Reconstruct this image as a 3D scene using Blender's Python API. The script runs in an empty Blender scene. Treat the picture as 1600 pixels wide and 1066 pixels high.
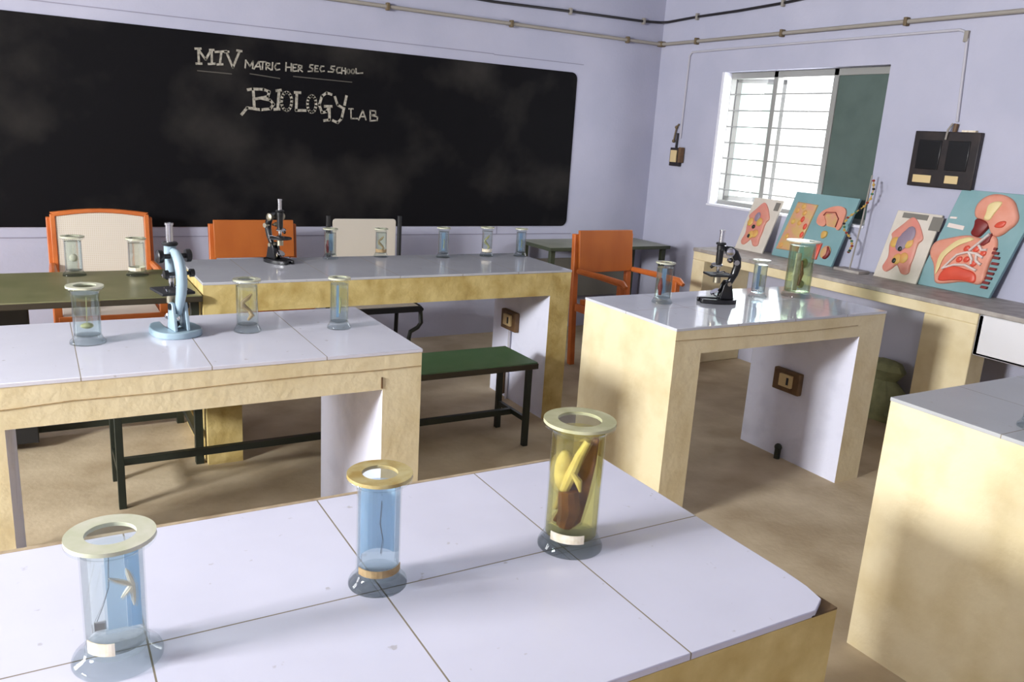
import bpy, bmesh, math, random
from mathutils import Vector, Matrix
random.seed(7)
SC = bpy.context.scene
COL = SC.collection
PI = math.pi

# ------------------------------------------------------------------ camera
cam_data = bpy.data.cameras.new('camera')
cam = bpy.data.objects.new('camera', cam_data)
COL.objects.link(cam)
YAW, PITCH, ROLL, EYE = .5347, .2483, .062, 1.5551
fwd = Vector((math.sin(YAW)*math.cos(PITCH), math.cos(YAW)*math.cos(PITCH), -math.sin(PITCH)))
r0 = Vector((math.cos(YAW), -math.sin(YAW), 0))
u0 = r0.cross(fwd)
rr = r0*math.cos(ROLL) + u0*math.sin(ROLL)
uu = -r0*math.sin(ROLL) + u0*math.cos(ROLL)
cam.matrix_world = Matrix(((rr.x, uu.x, -fwd.x, 0), (rr.y, uu.y, -fwd.y, 0), (rr.z, uu.z, -fwd.z, EYE), (0, 0, 0, 1)))
cam_data.sensor_width = 36
cam_data.lens = 1275.8*36/1600
cam_data.clip_start = .02
SC.camera = cam

# ------------------------------------------------------------------ daylight, exposure
SC.view_settings.view_transform = 'Standard'
SC.view_settings.look = 'None'
SC.view_settings.gamma = 1
SC.view_settings.use_curve_mapping = False
SC.view_settings.exposure = 0.0
W = bpy.data.worlds.new('sky'); SC.world = W; W.use_nodes = True
wn, wl = W.node_tree.nodes, W.node_tree.links
bgn = wn['Background']
tc = wn.new('ShaderNodeTexCoord'); sx = wn.new('ShaderNodeSeparateXYZ'); cr = wn.new('ShaderNodeValToRGB')
wl.new(tc.outputs['Generated'], sx.inputs[0]); 
mp = wn.new('ShaderNodeMapRange'); mp.inputs[1].default_value = -1; mp.inputs[2].default_value = 1
wl.new(sx.outputs['Z'], mp.inputs[0]); wl.new(mp.outputs[0], cr.inputs[0])
cr.color_ramp.elements[0].position = .44; cr.color_ramp.elements[0].color = (.72, .72, .70, 1)
cr.color_ramp.elements[1].position = .54; cr.color_ramp.elements[1].color = (.93, .97, 1.0, 1)
wl.new(cr.outputs[0], bgn.inputs['Color'])
bgn.inputs['Strength'].default_value = 2.4

def area(name, loc, rot, sx_, sy_, power, color=(1, 1, 1), portal=False):
    d = bpy.data.lights.new(name, 'AREA'); d.shape = 'RECTANGLE'; d.size = sx_; d.size_y = sy_
    d.energy = power; d.color = color
    o = bpy.data.objects.new(name, d); COL.objects.link(o); o.location = loc; o.rotation_euler = rot
    if portal: d.cycles.is_portal = True
    return o
XL, XR, YB, YF, ZC = -4.0, 4.56, 5.58, -1.6, 3.15
LWIN = [(.85, 1.95, 1.95, 2.70), (3.3, 4.6, .9, 2.5)]          # openings in the left wall: y0, y1, z0, z1
for (y0, y1, z0, z1), p in zip(LWIN, (700, 110)):                     # daylight falling through them
    area('window_daylight', (XL-.16, (y0+y1)/2, (z0+z1)/2), (0, -PI/2, 0), z1-z0, y1-y0, p, (.985, .99, 1))
area('window_daylight', (XR+.30, 4.12, 1.61), (0, PI/2, 0), 1.0, 1.4, 30, (.93, .96, 1), False)

SC.cycles.use_denoising = True
SC.cycles.max_bounces = 14
SC.cycles.diffuse_bounces = 5
SC.cycles.glossy_bounces = 5
SC.cycles.transmission_bounces = 12
SC.cycles.transparent_max_bounces = 12
SC.cycles.sample_clamp_indirect = 6
SC.cycles.caustics_refractive = True
SC.cycles.caustics_reflective = False
SC.cycles.blur_glossy = 1.0

# ------------------------------------------------------------------ materials
def lin(c):
    return tuple(((x/255)/12.92 if x/255 <= .04045 else ((x/255+.055)/1.055)**2.4) for x in c)
def base(name):
    m = bpy.data.materials.new(name); m.use_nodes = True
    return m, m.node_tree.nodes, m.node_tree.links, m.node_tree.nodes['Principled BSDF']
def mat(name, rgb, rough=.5, metal=0, spec=.5, rgb2=None, scale=8, lo=.4, hi=.7, bump=0, bscale=60, detail=6, stretch=None, coat=0):
    m, n, l, b = base(name)
    c = lin(rgb)
    b.inputs['Base Color'].default_value = (*c, 1); b.inputs['Roughness'].default_value = rough
    b.inputs['Metallic'].default_value = metal; b.inputs['Specular IOR Level'].default_value = spec
    b.inputs['Coat Weight'].default_value = coat
    t = n.new('ShaderNodeTexCoord'); mpn = n.new('ShaderNodeMapping'); l.new(t.outputs['Object'], mpn.inputs[0])
    if stretch: mpn.inputs['Scale'].default_value = stretch
    if rgb2:
        nz = n.new('ShaderNodeTexNoise'); nz.inputs['Scale'].default_value = scale; nz.inputs['Detail'].default_value = detail
        l.new(mpn.outputs[0], nz.inputs['Vector'])
        rp = n.new('ShaderNodeValToRGB'); rp.color_ramp.elements[0].position = lo; rp.color_ramp.elements[1].position = hi
        rp.color_ramp.elements[0].color = (*c, 1); rp.color_ramp.elements[1].color = (*lin(rgb2), 1)
        l.new(nz.outputs['Fac'], rp.inputs[0]); l.new(rp.outputs[0], b.inputs['Base Color'])
    if bump:
        nb = n.new('ShaderNodeTexNoise'); nb.inputs['Scale'].default_value = bscale; nb.inputs['Detail'].default_value = 4
        l.new(mpn.outputs[0], nb.inputs['Vector'])
        bp = n.new('ShaderNodeBump'); bp.inputs['Strength'].default_value = bump; bp.inputs['Distance'].default_value = .01
        l.new(nb.outputs['Fac'], bp.inputs['Height']); l.new(bp.outputs[0], b.inputs['Normal'])
    return m
def clear(name, rgb, ior=1.45, bend=0.0):
    """thin clear glass or fluid: light passes straight through, mirror reflections at grazing angles, partly refracting"""
    m, n, l, b = base(name); n.remove(b); out = [k for k in n if k.type == 'OUTPUT_MATERIAL'][0]
    tr = n.new('ShaderNodeBsdfTransparent'); tr.inputs[0].default_value = (*lin(rgb), 1)
    thru = tr
    if bend:
        rf = n.new('ShaderNodeBsdfRefraction'); rf.inputs['Color'].default_value = (*lin(rgb), 1); rf.inputs['IOR'].default_value = ior; rf.inputs['Roughness'].default_value = 0
        mb = n.new('ShaderNodeMixShader'); mb.inputs[0].default_value = bend
        l.new(tr.outputs[0], mb.inputs[1]); l.new(rf.outputs[0], mb.inputs[2]); thru = mb
    gl = n.new('ShaderNodeBsdfGlossy'); gl.inputs['Roughness'].default_value = .03
    fr = n.new('ShaderNodeFresnel'); fr.inputs['IOR'].default_value = ior
    gm = n.new('ShaderNodeNewGeometry'); iv = n.new('ShaderNodeMath'); iv.operation = 'SUBTRACT'; iv.inputs[0].default_value = 1; l.new(gm.outputs['Backfacing'], iv.inputs[1])
    fm = n.new('ShaderNodeMath'); fm.operation = 'MULTIPLY'; l.new(fr.outputs[0], fm.inputs[0]); l.new(iv.outputs[0], fm.inputs[1])
    mx = n.new('ShaderNodeMixShader'); l.new(fm.outputs[0], mx.inputs[0]); l.new(thru.outputs[0], mx.inputs[1]); l.new(gl.outputs[0], mx.inputs[2])
    l.new(mx.outputs[0], out.inputs['Surface'])
    return m
def glass(name, rgb, rough=0.0, ior=1.45):
    m, n, l, b = base(name)
    b.inputs['Base Color'].default_value = (*lin(rgb), 1); b.inputs['Roughness'].default_value = rough
    b.inputs['IOR'].default_value = ior; b.inputs['Transmission Weight'].default_value = 1
    return m
def tile_mat(name, rgb, xs, ys, w=.0026, rough=.13, grout=(132, 122, 104)):
    """glazed tiles: grout joints at the given object-space x and y positions, faint specks"""
    m, n, l, b = base(name)
    t = n.new('ShaderNodeTexCoord'); s = n.new('ShaderNodeSeparateXYZ'); l.new(t.outputs['Object'], s.inputs[0])
    acc = None
    for ax, vals in (('X', xs), ('Y', ys)):
        for v in vals:
            a = n.new('ShaderNodeMath'); a.operation = 'COMPARE'; a.inputs[1].default_value = v; a.inputs[2].default_value = w/2
            l.new(s.outputs[ax], a.inputs[0])
            if acc is None: acc = a
            else:
                k = n.new('ShaderNodeMath'); k.operation = 'MAXIMUM'
                l.new(acc.outputs[0], k.inputs[0]); l.new(a.outputs[0], k.inputs[1]); acc = k
    nz = n.new('ShaderNodeTexNoise'); nz.inputs['Scale'].default_value = 5; nz.inputs['Detail'].default_value = 5
    l.new(t.outputs['Object'], nz.inputs['Vector'])
    rp = n.new('ShaderNodeValToRGB'); rp.color_ramp.elements[0].position = .3; rp.color_ramp.elements[1].position = .7
    rp.color_ramp.elements[0].color = (*lin([c-7 for c in rgb]), 1); rp.color_ramp.elements[1].color = (*lin(rgb), 1)
    l.new(nz.outputs['Fac'], rp.inputs[0])
    # sparse dirt specks
    vz = n.new('ShaderNodeTexNoise'); vz.inputs['Scale'].default_value = 34; vz.inputs['Detail'].default_value = 3
    l.new(t.outputs['Object'], vz.inputs['Vector'])
    vr = n.new('ShaderNodeValToRGB'); vr.color_ramp.elements[0].position = .69; vr.color_ramp.elements[1].position = .74
    l.new(vz.outputs['Fac'], vr.inputs[0])
    vm = n.new('ShaderNodeMath'); vm.operation = 'MULTIPLY'; vm.inputs[1].default_value = .45; l.new(vr.outputs[0], vm.inputs[0])
    m1 = n.new('ShaderNodeMixRGB'); m1.inputs[2].default_value = (*lin((150, 140, 130)), 1)
    l.new(vm.outputs[0], m1.inputs[0]); l.new(rp.outputs[0], m1.inputs[1])
    m2 = n.new('ShaderNodeMixRGB'); m2.inputs[2].default_value = (*lin(grout), 1)
    l.new(acc.outputs[0], m2.inputs[0]); l.new(m1.outputs[0], m2.inputs[1]); l.new(m2.outputs[0], b.inputs['Base Color'])
    rg = n.new('ShaderNodeMapRange'); rg.inputs[3].default_value = rough; rg.inputs[4].default_value = .8
    l.new(acc.outputs[0], rg.inputs[0]); l.new(rg.outputs[0], b.inputs['Roughness'])
    bp = n.new('ShaderNodeBump'); bp.invert = True; bp.inputs['Strength'].default_value = .4; bp.inputs['Distance'].default_value = .003
    l.new(acc.outputs[0], bp.inputs['Height']); l.new(bp.outputs[0], b.inputs['Normal'])
    b.inputs['Specular IOR Level'].default_value = .45
    return m
def cane_mat(name):
    m, n, l, b = base(name)
    t = n.new('ShaderNodeTexCoord'); mpn = n.new('ShaderNodeMapping'); l.new(t.outputs['Object'], mpn.inputs[0])
    ck = n.new('ShaderNodeTexWave'); ck.wave_type = 'BANDS'; ck.bands_direction = 'X'; ck.inputs['Scale'].default_value = 30
    c2 = n.new('ShaderNodeTexWave'); c2.wave_type = 'BANDS'; c2.bands_direction = 'Z'; c2.inputs['Scale'].default_value = 30
    l.new(mpn.outputs[0], ck.inputs[0]); l.new(mpn.outputs[0], c2.inputs[0])
    mu = n.new('ShaderNodeMath'); mu.operation = 'MULTIPLY'; l.new(ck.outputs['Fac'], mu.inputs[0]); l.new(c2.outputs['Fac'], mu.inputs[1])
    rp = n.new('ShaderNodeValToRGB'); rp.color_ramp.elements[0].position = .55; rp.color_ramp.elements[1].position = .8
    rp.color_ramp.elements[0].color = (*lin((216, 208, 194)), 1); rp.color_ramp.elements[1].color = (*lin((186, 166, 130)), 1)
    l.new(mu.outputs[0], rp.inputs[0]); l.new(rp.outputs[0], b.inputs['Base Color']); b.inputs['Roughness'].default_value = .6
    return m

M = {}
M['wall'] = mat('lavender_wall_paint', (178, 179, 197), .85, rgb2=(186, 186, 203), scale=2.5, bump=.12, bscale=45, spec=.2)
M['ceiling'] = mat('white_ceiling_paint', (176, 176, 178), .9, spec=.2)
M['floor'] = mat('dusty_concrete', (172, 154, 126), .75, rgb2=(204, 188, 160), scale=3.2, lo=.36, hi=.68, bump=.15, bscale=40, detail=9, spec=.3)
M['cream'] = mat('cream_limewash', (229, 215, 178), .75, rgb2=(212, 194, 150), scale=6, lo=.42, hi=.75, bump=.25, bscale=30, spec=.3, detail=9)
M['cream_old'] = mat('stained_cream_limewash', (210, 189, 128), .75, rgb2=(172, 145, 80), scale=9, lo=.38, hi=.72, bump=.5, bscale=22, spec=.3, detail=9)
M['inner'] = mat('white_limewash', (228, 230, 247), .85, rgb2=(212, 214, 232), scale=7, lo=.5, hi=.8, bump=.2, bscale=35, spec=.2)
M['mortar'] = mat('raw_mortar', (112, 88, 58), .9, rgb2=(70, 54, 36), scale=20)
M['mortar_lip'] = mat('pale_mortar', (178, 160, 132), .85, rgb2=(146, 126, 98), scale=24)
M['slab'] = mat('grey_stone_slab', (172, 166, 160), .5, rgb2=(140, 132, 126), scale=12, spec=.4)
M['board'] = mat('black_board_paint', (15, 14, 17), .75, rgb2=(54, 51, 48), scale=1.9, lo=.5, hi=.82, spec=.12, detail=10, bump=.05)
M['chalk'] = mat('chalk', (176, 170, 156), .95, rgb2=(120, 116, 106), scale=60, lo=.4, hi=.7, spec=.1)
M['chalk_faint'] = mat('faint_chalk', (92, 88, 82), .95, spec=.1)
M['groove'] = mat('plaster_line', (146, 144, 160), .9, spec=.1)
M['pipe'] = mat('grey_conduit', (150, 144, 136), .55, spec=.4)
M['pipe_white'] = mat('painted_conduit', (186, 184, 192), .6, spec=.4)
M['clip'] = mat('brown_clip', (108, 92, 66), .6)
M['cable'] = mat('black_cable', (30, 26, 28), .5)
M['bwood'] = mat('dark_switch_wood', (30, 24, 26), .45, rgb2=(48, 38, 36), scale=14)
M['switch_brown'] = mat('brown_switch_wood', (112, 84, 54), .6, rgb2=(84, 60, 38), scale=20)
M['ivory'] = mat('ivory_plastic', (214, 190, 140), .4)
M['black'] = mat('black_enamel', (18, 18, 20), .28, spec=.6)
M['blackm'] = mat('black_matte', (26, 26, 28), .55)
M['steel'] = mat('chrome', (214, 214, 216), .2, metal=1)
M['brass'] = mat('worn_silver', (180, 172, 150), .35, metal=1)
M['bluegrey'] = mat('pale_blue_enamel', (150, 172, 184), .3, spec=.6)
M['mirror'] = mat('mirror_glass', (235, 235, 235), .05, metal=1)
M['green'] = mat('worn_green_table_paint', (116, 117, 80), .28, rgb2=(136, 132, 98), scale=5, spec=.5)
M['greenbench'] = mat('green_bench_paint', (66, 100, 64), .45, rgb2=(78, 108, 74), scale=9)
M['greendark'] = mat('dark_green_steel', (32, 38, 30), .45)
M['edge'] = mat('dark_edge', (48, 40, 26), .6)
M['desk'] = mat('grey_desk_top', (150, 152, 134), .45, rgb2=(138, 140, 122), scale=9)
M['deskgreen'] = mat('olive_desk_steel', (62, 68, 50), .5)
M['orange'] = mat('orange_varnished_wood', (178, 97, 36), .45, rgb2=(160, 80, 26), scale=5, stretch=(1, 1, .3), bump=.03)
M['orangefr'] = mat('orange_chair_frame', (200, 110, 50), .4, rgb2=(184, 94, 38), scale=8)
M['cane'] = cane_mat('woven_cane')
M['brownpad'] = mat('brown_seat', (120, 66, 44), .6)
M['teal'] = mat('teal_board_paint', (128, 164, 168), .55, rgb2=(118, 156, 160), scale=6)
M['beige'] = mat('beige_board', (214, 206, 194), .6, rgb2=(204, 196, 182), scale=10)
M['greytag'] = mat('grey_tag', (120, 116, 108), .6)
M['salmon'] = mat('salmon_plaster', (218, 150, 128), .55, rgb2=(212, 136, 110), scale=12)
M['frogred'] = mat('frog_red', (212, 132, 118), .5, rgb2=(208, 146, 126), scale=14)
M['red'] = mat('red_plaster', (208, 76, 56), .4, rgb2=(218, 88, 64), scale=10)
M['darkred'] = mat('dark_red_plaster', (120, 32, 30), .5)
M['creamp'] = mat('cream_plaster', (226, 206, 150), .5)
M['whitep'] = mat('white_plaster', (228, 214, 206), .5)
M['yellowp'] = mat('yellow_plaster', (204, 170, 84), .5, rgb2=(214, 150, 90), scale=20)
M['pinkp'] = mat('pink_plaster', (206, 150, 124), .5, rgb2=(200, 166, 104), scale=16, lo=.4, hi=.62)
M['greyorg'] = mat('grey_plaster', (140, 124, 140), .5)
M['ceramic'] = mat('white_ceramic', (226, 226, 230), .15, spec=.6)
M['sack'] = mat('olive_sackcloth', (142, 144, 106), .9, rgb2=(120, 122, 88), scale=14, bump=.4, bscale=40)
M['winframe'] = mat('grey_window_frame', (150, 150, 146), .5)
M['jamb'] = mat('white_jamb_paint', (226, 226, 236), .8)
M['shutter'] = mat('grey_green_shutter', (84, 100, 94), .55, rgb2=(76, 92, 86), scale=6)
M['frost'] = glass('frosted_glass', (206, 222, 214), .45)
M['glass'] = clear('clear_jar_glass', (251, 253, 252), 1.65)
M['water'] = clear('clear_preserving_fluid', (251, 253, 253), 1.2, .3)
M['aqua'] = clear('pale_aqua_fluid', (244, 250, 252), 1.2, .3)
M['blueliq'] = clear('pale_blue_fluid', (240, 247, 253), 1.2, .3)
M['yellowliq'] = clear('yellow_preserving_fluid', (248, 240, 184), 1.2, .3)
M['greenliq'] = clear('pale_green_fluid', (232, 242, 222), 1.2, .3)
M['wax'] = mat('pale_rim_wax', (190, 192, 164), .35, rgb2=(206, 204, 186), scale=30)
M['waxgrey'] = mat('olive_rim_wax', (166, 164, 124), .4, rgb2=(188, 186, 152), scale=30)
M['waxold'] = mat('amber_rim_wax', (160, 134, 70), .4, rgb2=(190, 178, 130), scale=30)
def sheet(name, rgb):
    m, n, l, b = base(name); out = [k for k in n if k.type == 'OUTPUT_MATERIAL'][0]
    b.inputs['Base Color'].default_value = (*lin(rgb), 1); b.inputs['Roughness'].default_value = .4
    tl = n.new('ShaderNodeBsdfTranslucent'); tl.inputs[0].default_value = (*lin(rgb), 1)
    tp = n.new('ShaderNodeBsdfTransparent'); tp.inputs[0].default_value = (*lin(rgb), 1)
    a = n.new('ShaderNodeMixShader'); a.inputs[0].default_value = .5; l.new(b.outputs[0], a.inputs[1]); l.new(tl.outputs[0], a.inputs[2])
    c = n.new('ShaderNodeMixShader'); c.inputs[0].default_value = .35; l.new(a.outputs[0], c.inputs[1]); l.new(tp.outputs[0], c.inputs[2])
    l.new(c.outputs[0], out.inputs['Surface']); return m
M['bluesheet'] = sheet('blue_backing_sheet', (204, 228, 248))
M['paleblue'] = sheet('pale_blue_backing_sheet', (224, 238, 250))
M['footglass'] = clear('thick_foot_glass', (238, 242, 243), 1.45)
M['spec'] = mat('pale_specimen', (226, 214, 192), .6, rgb2=(200, 184, 160), scale=40)
M['specbrown'] = mat('brown_specimen', (132, 84, 50), .6, rgb2=(92, 52, 30), scale=30)
M['spectan'] = mat('tan_specimen', (176, 150, 108), .6, rgb2=(140, 110, 70), scale=40)
M['specgreen'] = mat('greenish_specimen', (150, 150, 96), .6, rgb2=(184, 176, 128), scale=40)
M['paper'] = mat('paper_label', (236, 226, 206), .7, rgb2=(214, 196, 160), scale=60)
M['thread'] = mat('dark_thread', (96, 96, 100), .7)
M['dirt'] = mat('dark_dirt', (52, 40, 30), .9)
for k, c in dict(bead_red=(140, 50, 40), bead_yellow=(196, 160, 80), bead_black=(40, 36, 36), bead_green=(70, 120, 90)).items():
    M[k] = mat(k, c, .4)

# ------------------------------------------------------------------ mesh helpers
class MB:
    def __init__(self, xf=None):
        self.bm = bmesh.new(); self.xf = xf; self.mats = []
    def v(self, p):
        p = Vector(p)
        return self.bm.verts.new(self.xf(p) if self.xf else p)
    def face(self, vs, mi=0):
        try:
            f = self.bm.faces.new(vs); f.material_index = mi; return f
        except ValueError: return None
    def box(self, a, b, mi=0):
        x0, y0, z0 = a; x1, y1, z1 = b
        v = [self.v(p) for p in ((x0,y0,z0),(x1,y0,z0),(x1,y1,z0),(x0,y1,z0),(x0,y0,z1),(x1,y0,z1),(x1,y1,z1),(x0,y1,z1))]
        for i in ((3,2,1,0),(4,5,6,7),(0,1,5,4),(1,2,6,5),(2,3,7,6),(3,0,4,7)): self.face([v[k] for k in i], mi)
        return self
    def prism(self, poly, d0, d1, plane='xz', mi=0):
        """polygon given in a plane, extruded along the third axis from d0 to d1"""
        f = {'xz': lambda p, d: (p[0], d, p[1]), 'xy': lambda p, d: (p[0], p[1], d), 'yz': lambda p, d: (d, p[0], p[1])}[plane]
        A = [self.v(f(p, d0)) for p in poly]; B = [self.v(f(p, d1)) for p in poly]; n = len(poly)
        self.face(A[::-1], mi); self.face(B, mi)
        for i in range(n): self.face([A[i], A[(i+1) % n], B[(i+1) % n], B[i]], mi)
        return self
    def dome(self, poly, d0, d1, inset=.8, plane='xz', mi=0):
        """polygon raised from d0 to d1 with a sloping edge: a relief"""
        cx = sum(p[0] for p in poly)/len(poly); cy = sum(p[1] for p in poly)/len(poly)
        f = {'xz': lambda p, d: (p[0], d, p[1]), 'xy': lambda p, d: (p[0], p[1], d)}[plane]
        ins = lambda p, k: (cx+(p[0]-cx)*k, cy+(p[1]-cy)*k)
        rings = [(1, d0), (1, d0+(d1-d0)*.55), ((1+inset)/2, d0+(d1-d0)*.88), (inset, d1)]
        R = [[self.v(f(ins(p, k), d)) for p in poly] for k, d in rings]; n = len(poly)
        self.face(R[0][::-1], mi)
        for a, b in zip(R, R[1:]):
            for i in range(n): self.face([a[i], a[(i+1) % n], b[(i+1) % n], b[i]], mi)
        self.face(R[-1], mi)
        return self
    def tube(self, pts, r, n=10, closed=False, mi=0):
        pts = [Vector(p) for p in pts]; k = len(pts)
        rs = r if isinstance(r, (list, tuple)) else [r]*k
        rings = []; up = None
        for i, p in enumerate(pts):
            if closed: t = (pts[(i+1) % k]-pts[i-1])
            else: t = pts[min(i+1, k-1)]-pts[max(i-1, 0)]
            t.normalize()
            if up is None:
                up = Vector((0, 0, 1)) if abs(t.z) < .9 else Vector((1, 0, 0))
            s = t.cross(up); s.normalize(); up = s.cross(t); up.normalize()
            rings.append([self.v(p + (s*math.cos(2*PI*j/n) + up*math.sin(2*PI*j/n))*rs[i]) for j in range(n)])
        for i in range(k if closed else k-1):
            a, b = rings[i], rings[(i+1) % k]
            for j in range(n): self.face([a[j], a[(j+1) % n], b[(j+1) % n], b[j]], mi)
        if not closed: self.face(rings[0][::-1], mi); self.face(rings[-1], mi)
        return self
    def lathe(self, prof, n=32, c=(0, 0, 0), axis='z', mi=0):
        """profile of (radius, height) turned about an axis through c"""
        rings = []
        for r, h in prof:
            ring = []
            if r < 1e-6: ring = [self._ax(c, axis, 0, 0, h)]
            else: ring = [self._ax(c, axis, r*math.cos(2*PI*j/n), r*math.sin(2*PI*j/n), h) for j in range(n)]
            rings.append(ring)
        for a, b in zip(rings, rings[1:]):
            for j in range(n):
                q = [a[j % len(a)], a[(j+1) % len(a)], b[(j+1) % len(b)], b[j % len(b)]]
                u = []
                for w in q:
                    if w not in u: u.append(w)
                if len(u) > 2: self.face(u, mi)
        return self
    def _ax(self, c, axis, a, b, h):
        d = {'z': (a, b, h), 'x': (h, a, b), 'y': (b, h, a)}[axis]
        return self.v((c[0]+d[0], c[1]+d[1], c[2]+d[2]))
    def cyl(self, c, r, h, n=20, axis='z', r2=None, mi=0):
        r2 = r if r2 is None else r2
        return self.lathe([(0, 0), (r, 0), (r2, h), (0, h)], n, c, axis, mi)
    def ball(self, c, r, n=12, s=(1, 1, 1), mi=0):
        k = n//2
        prof = [(math.sin(PI*i/k), -math.cos(PI*i/k)) for i in range(k+1)]
        rings = []
        for a, h in prof:
            if a < 1e-6: rings.append([self.v((c[0], c[1], c[2]+h*r*s[2]))])
            else: rings.append([self.v((c[0]+a*r*s[0]*math.cos(2*PI*j/n), c[1]+a*r*s[1]*math.sin(2*PI*j/n), c[2]+h*r*s[2])) for j in range(n)])
        for a, b in zip(rings, rings[1:]):
            for j in range(n):
                u = []
                for w in (a[j % len(a)], a[(j+1) % len(a)], b[(j+1) % len(b)], b[j % len(b)]):
                    if w not in u: u.append(w)
                if len(u) > 2: self.face(u, mi)
        return self
    def build(self, name, material, parent=None, bevel=0, smooth=True, angle=35, segs=2):
        bmesh.ops.recalc_face_normals(self.bm, faces=self.bm.faces[:])
        me = bpy.data.meshes.new(name); self.bm.to_mesh(me); self.bm.free()
        for mm in (material if isinstance(material, (list, tuple)) else [material]): me.materials.append(M[mm] if isinstance(mm, str) else mm)
        if smooth:
            for p in me.polygons: p.use_smooth = True
            me.set_sharp_from_angle(angle=math.radians(angle))
        o = bpy.data.objects.new(name, me); COL.objects.link(o)
        if parent: o.parent = parent
        if bevel:
            b = o.modifiers.new('bevel', 'BEVEL'); b.width = bevel; b.segments = segs; b.limit_method = 'ANGLE'; b.angle_limit = math.radians(40)
        return o
def tag(o, label=None, cat=None, group=None, kind=None):
    if label: o['label'] = label
    if cat: o['category'] = cat
    if group: o['group'] = group
    if kind: o['kind'] = kind
    return o
def thing(name, label, cat, loc=(0, 0, 0), rz=0, group=None):
    o = bpy.data.objects.new(name, None); COL.objects.link(o); o.empty_display_size = .05
    o.location = loc; o.rotation_euler = (0, 0, rz)
    return tag(o, label, cat, group)
def struct(o):
    o['kind'] = 'structure'; return o
def arc(c, r, a0, a1, n, plane='xz', rr=None):
    out = []
    for i in range(n+1):
        a = math.radians(a0+(a1-a0)*i/n); p, q = r*math.cos(a), (rr or r)*math.sin(a)
        out.append({'xz': (c[0]+p, c[1], c[2]+q), 'xy': (c[0]+p, c[1]+q, c[2]), 'yz': (c[0], c[1]+p, c[2]+q)}[plane])
    return out
def roundrect(x0, z0, x1, z1, r, n=5):
    out = []
    for cx, cz, a in ((x1-r, z1-r, 0), (x0+r, z1-r, 90), (x0+r, z0+r, 180), (x1-r, z0+r, 270)):
        for i in range(n+1):
            t = math.radians(a+90*i/n); out.append((cx+r*math.cos(t), cz+r*math.sin(t)))
    return out

# ------------------------------------------------------------------ room shell
struct(MB().box((XL-.3, YF-.3, -.12), (XR+.3, YB+.3, 0)).build('floor', 'floor', smooth=False))
struct(MB().box((XL-.3, YF-.3, ZC), (XR+.3, YB+.3, ZC+.12)).build('ceiling', 'ceiling', smooth=False))
struct(MB().box((XL-.25, YB, 0), (XR+.25, YB+.25, ZC)).build('wall_back', 'wall', smooth=False))
def wall_with_openings(name, x0, x1, ya, yb, ops):
    m = MB(); y = ya
    for (y0, y1, z0, z1) in sorted(ops):
        m.box((x0, y, 0), (x1, y0, ZC)); m.box((x0, y0, 0), (x1, y1, z0)); m.box((x0, y0, z1), (x1, y1, ZC)); y = y1
    m.box((x0, y, 0), (x1, yb, ZC))
    return struct(m.build(name, 'wall', smooth=False))
WR = (3.40, 4.84, 1.12, 2.10)
wall_with_openings('wall_right', XR, XR+.23, YF-.2, YB, [WR])
wall_with_openings('wall_left', XL-.2, XL, YF-.2, YB, LWIN)
m = MB(); m.box((XL, YF-.2, 0), (XR, YF, ZC))
struct(m.build('wall_front', 'wall', smooth=False))

# scored plaster line around the blackboard
m = MB()
m.box((-1.5, YB-.003, 2.112), (3.0, YB+.002, 2.117)); m.box((3.0, YB-.003, 2.108), (3.80, YB+.002, 2.113))
m.box((-1.5, YB-.003, .787), (3.80, YB+.002, .793)); m.box((3.10, YB-.003, .793), (3.104, YB+.002, .85))
struct(m.build('trim_1', 'groove', smooth=False))

# right-hand window
win = bpy.data.objects.new('window_1', None); COL.objects.link(win); struct(win); win.location = (XR+.10, 4.12, 1.12)
y0, y1, z0, z1 = -.72, .72, 0, .98
m = MB(); t = .045
for a, b in (((-.02, y0, z0), (.04, y0+t, z1)), ((-.02, y1-t*.6, z0), (.04, y1, z1)), ((-.02, y0, z1-t), (.04, y1, z1)), ((-.02, y0, z0), (.04, y1, z0+t*.7)),
             ((-.02, .235, z0), (.04, .275, z1)), ((-.02, -.285, z0), (.04, -.245, z1))): m.box(a, b)
m.build('window_frame', 'winframe', win, bevel=.003)
m = MB()
for k in range(7):
    z = .115+k*.118; m.tube([(-.012, -.265, z), (-.012, y1-.01, z)], .0048, 8)
m.build('window_bars', 'winframe', win)
MB().box((-.008, y0+.02, z0+.02), (.012, -.285, z1-.02)).build('window_shutter', 'shutter', win)
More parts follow.
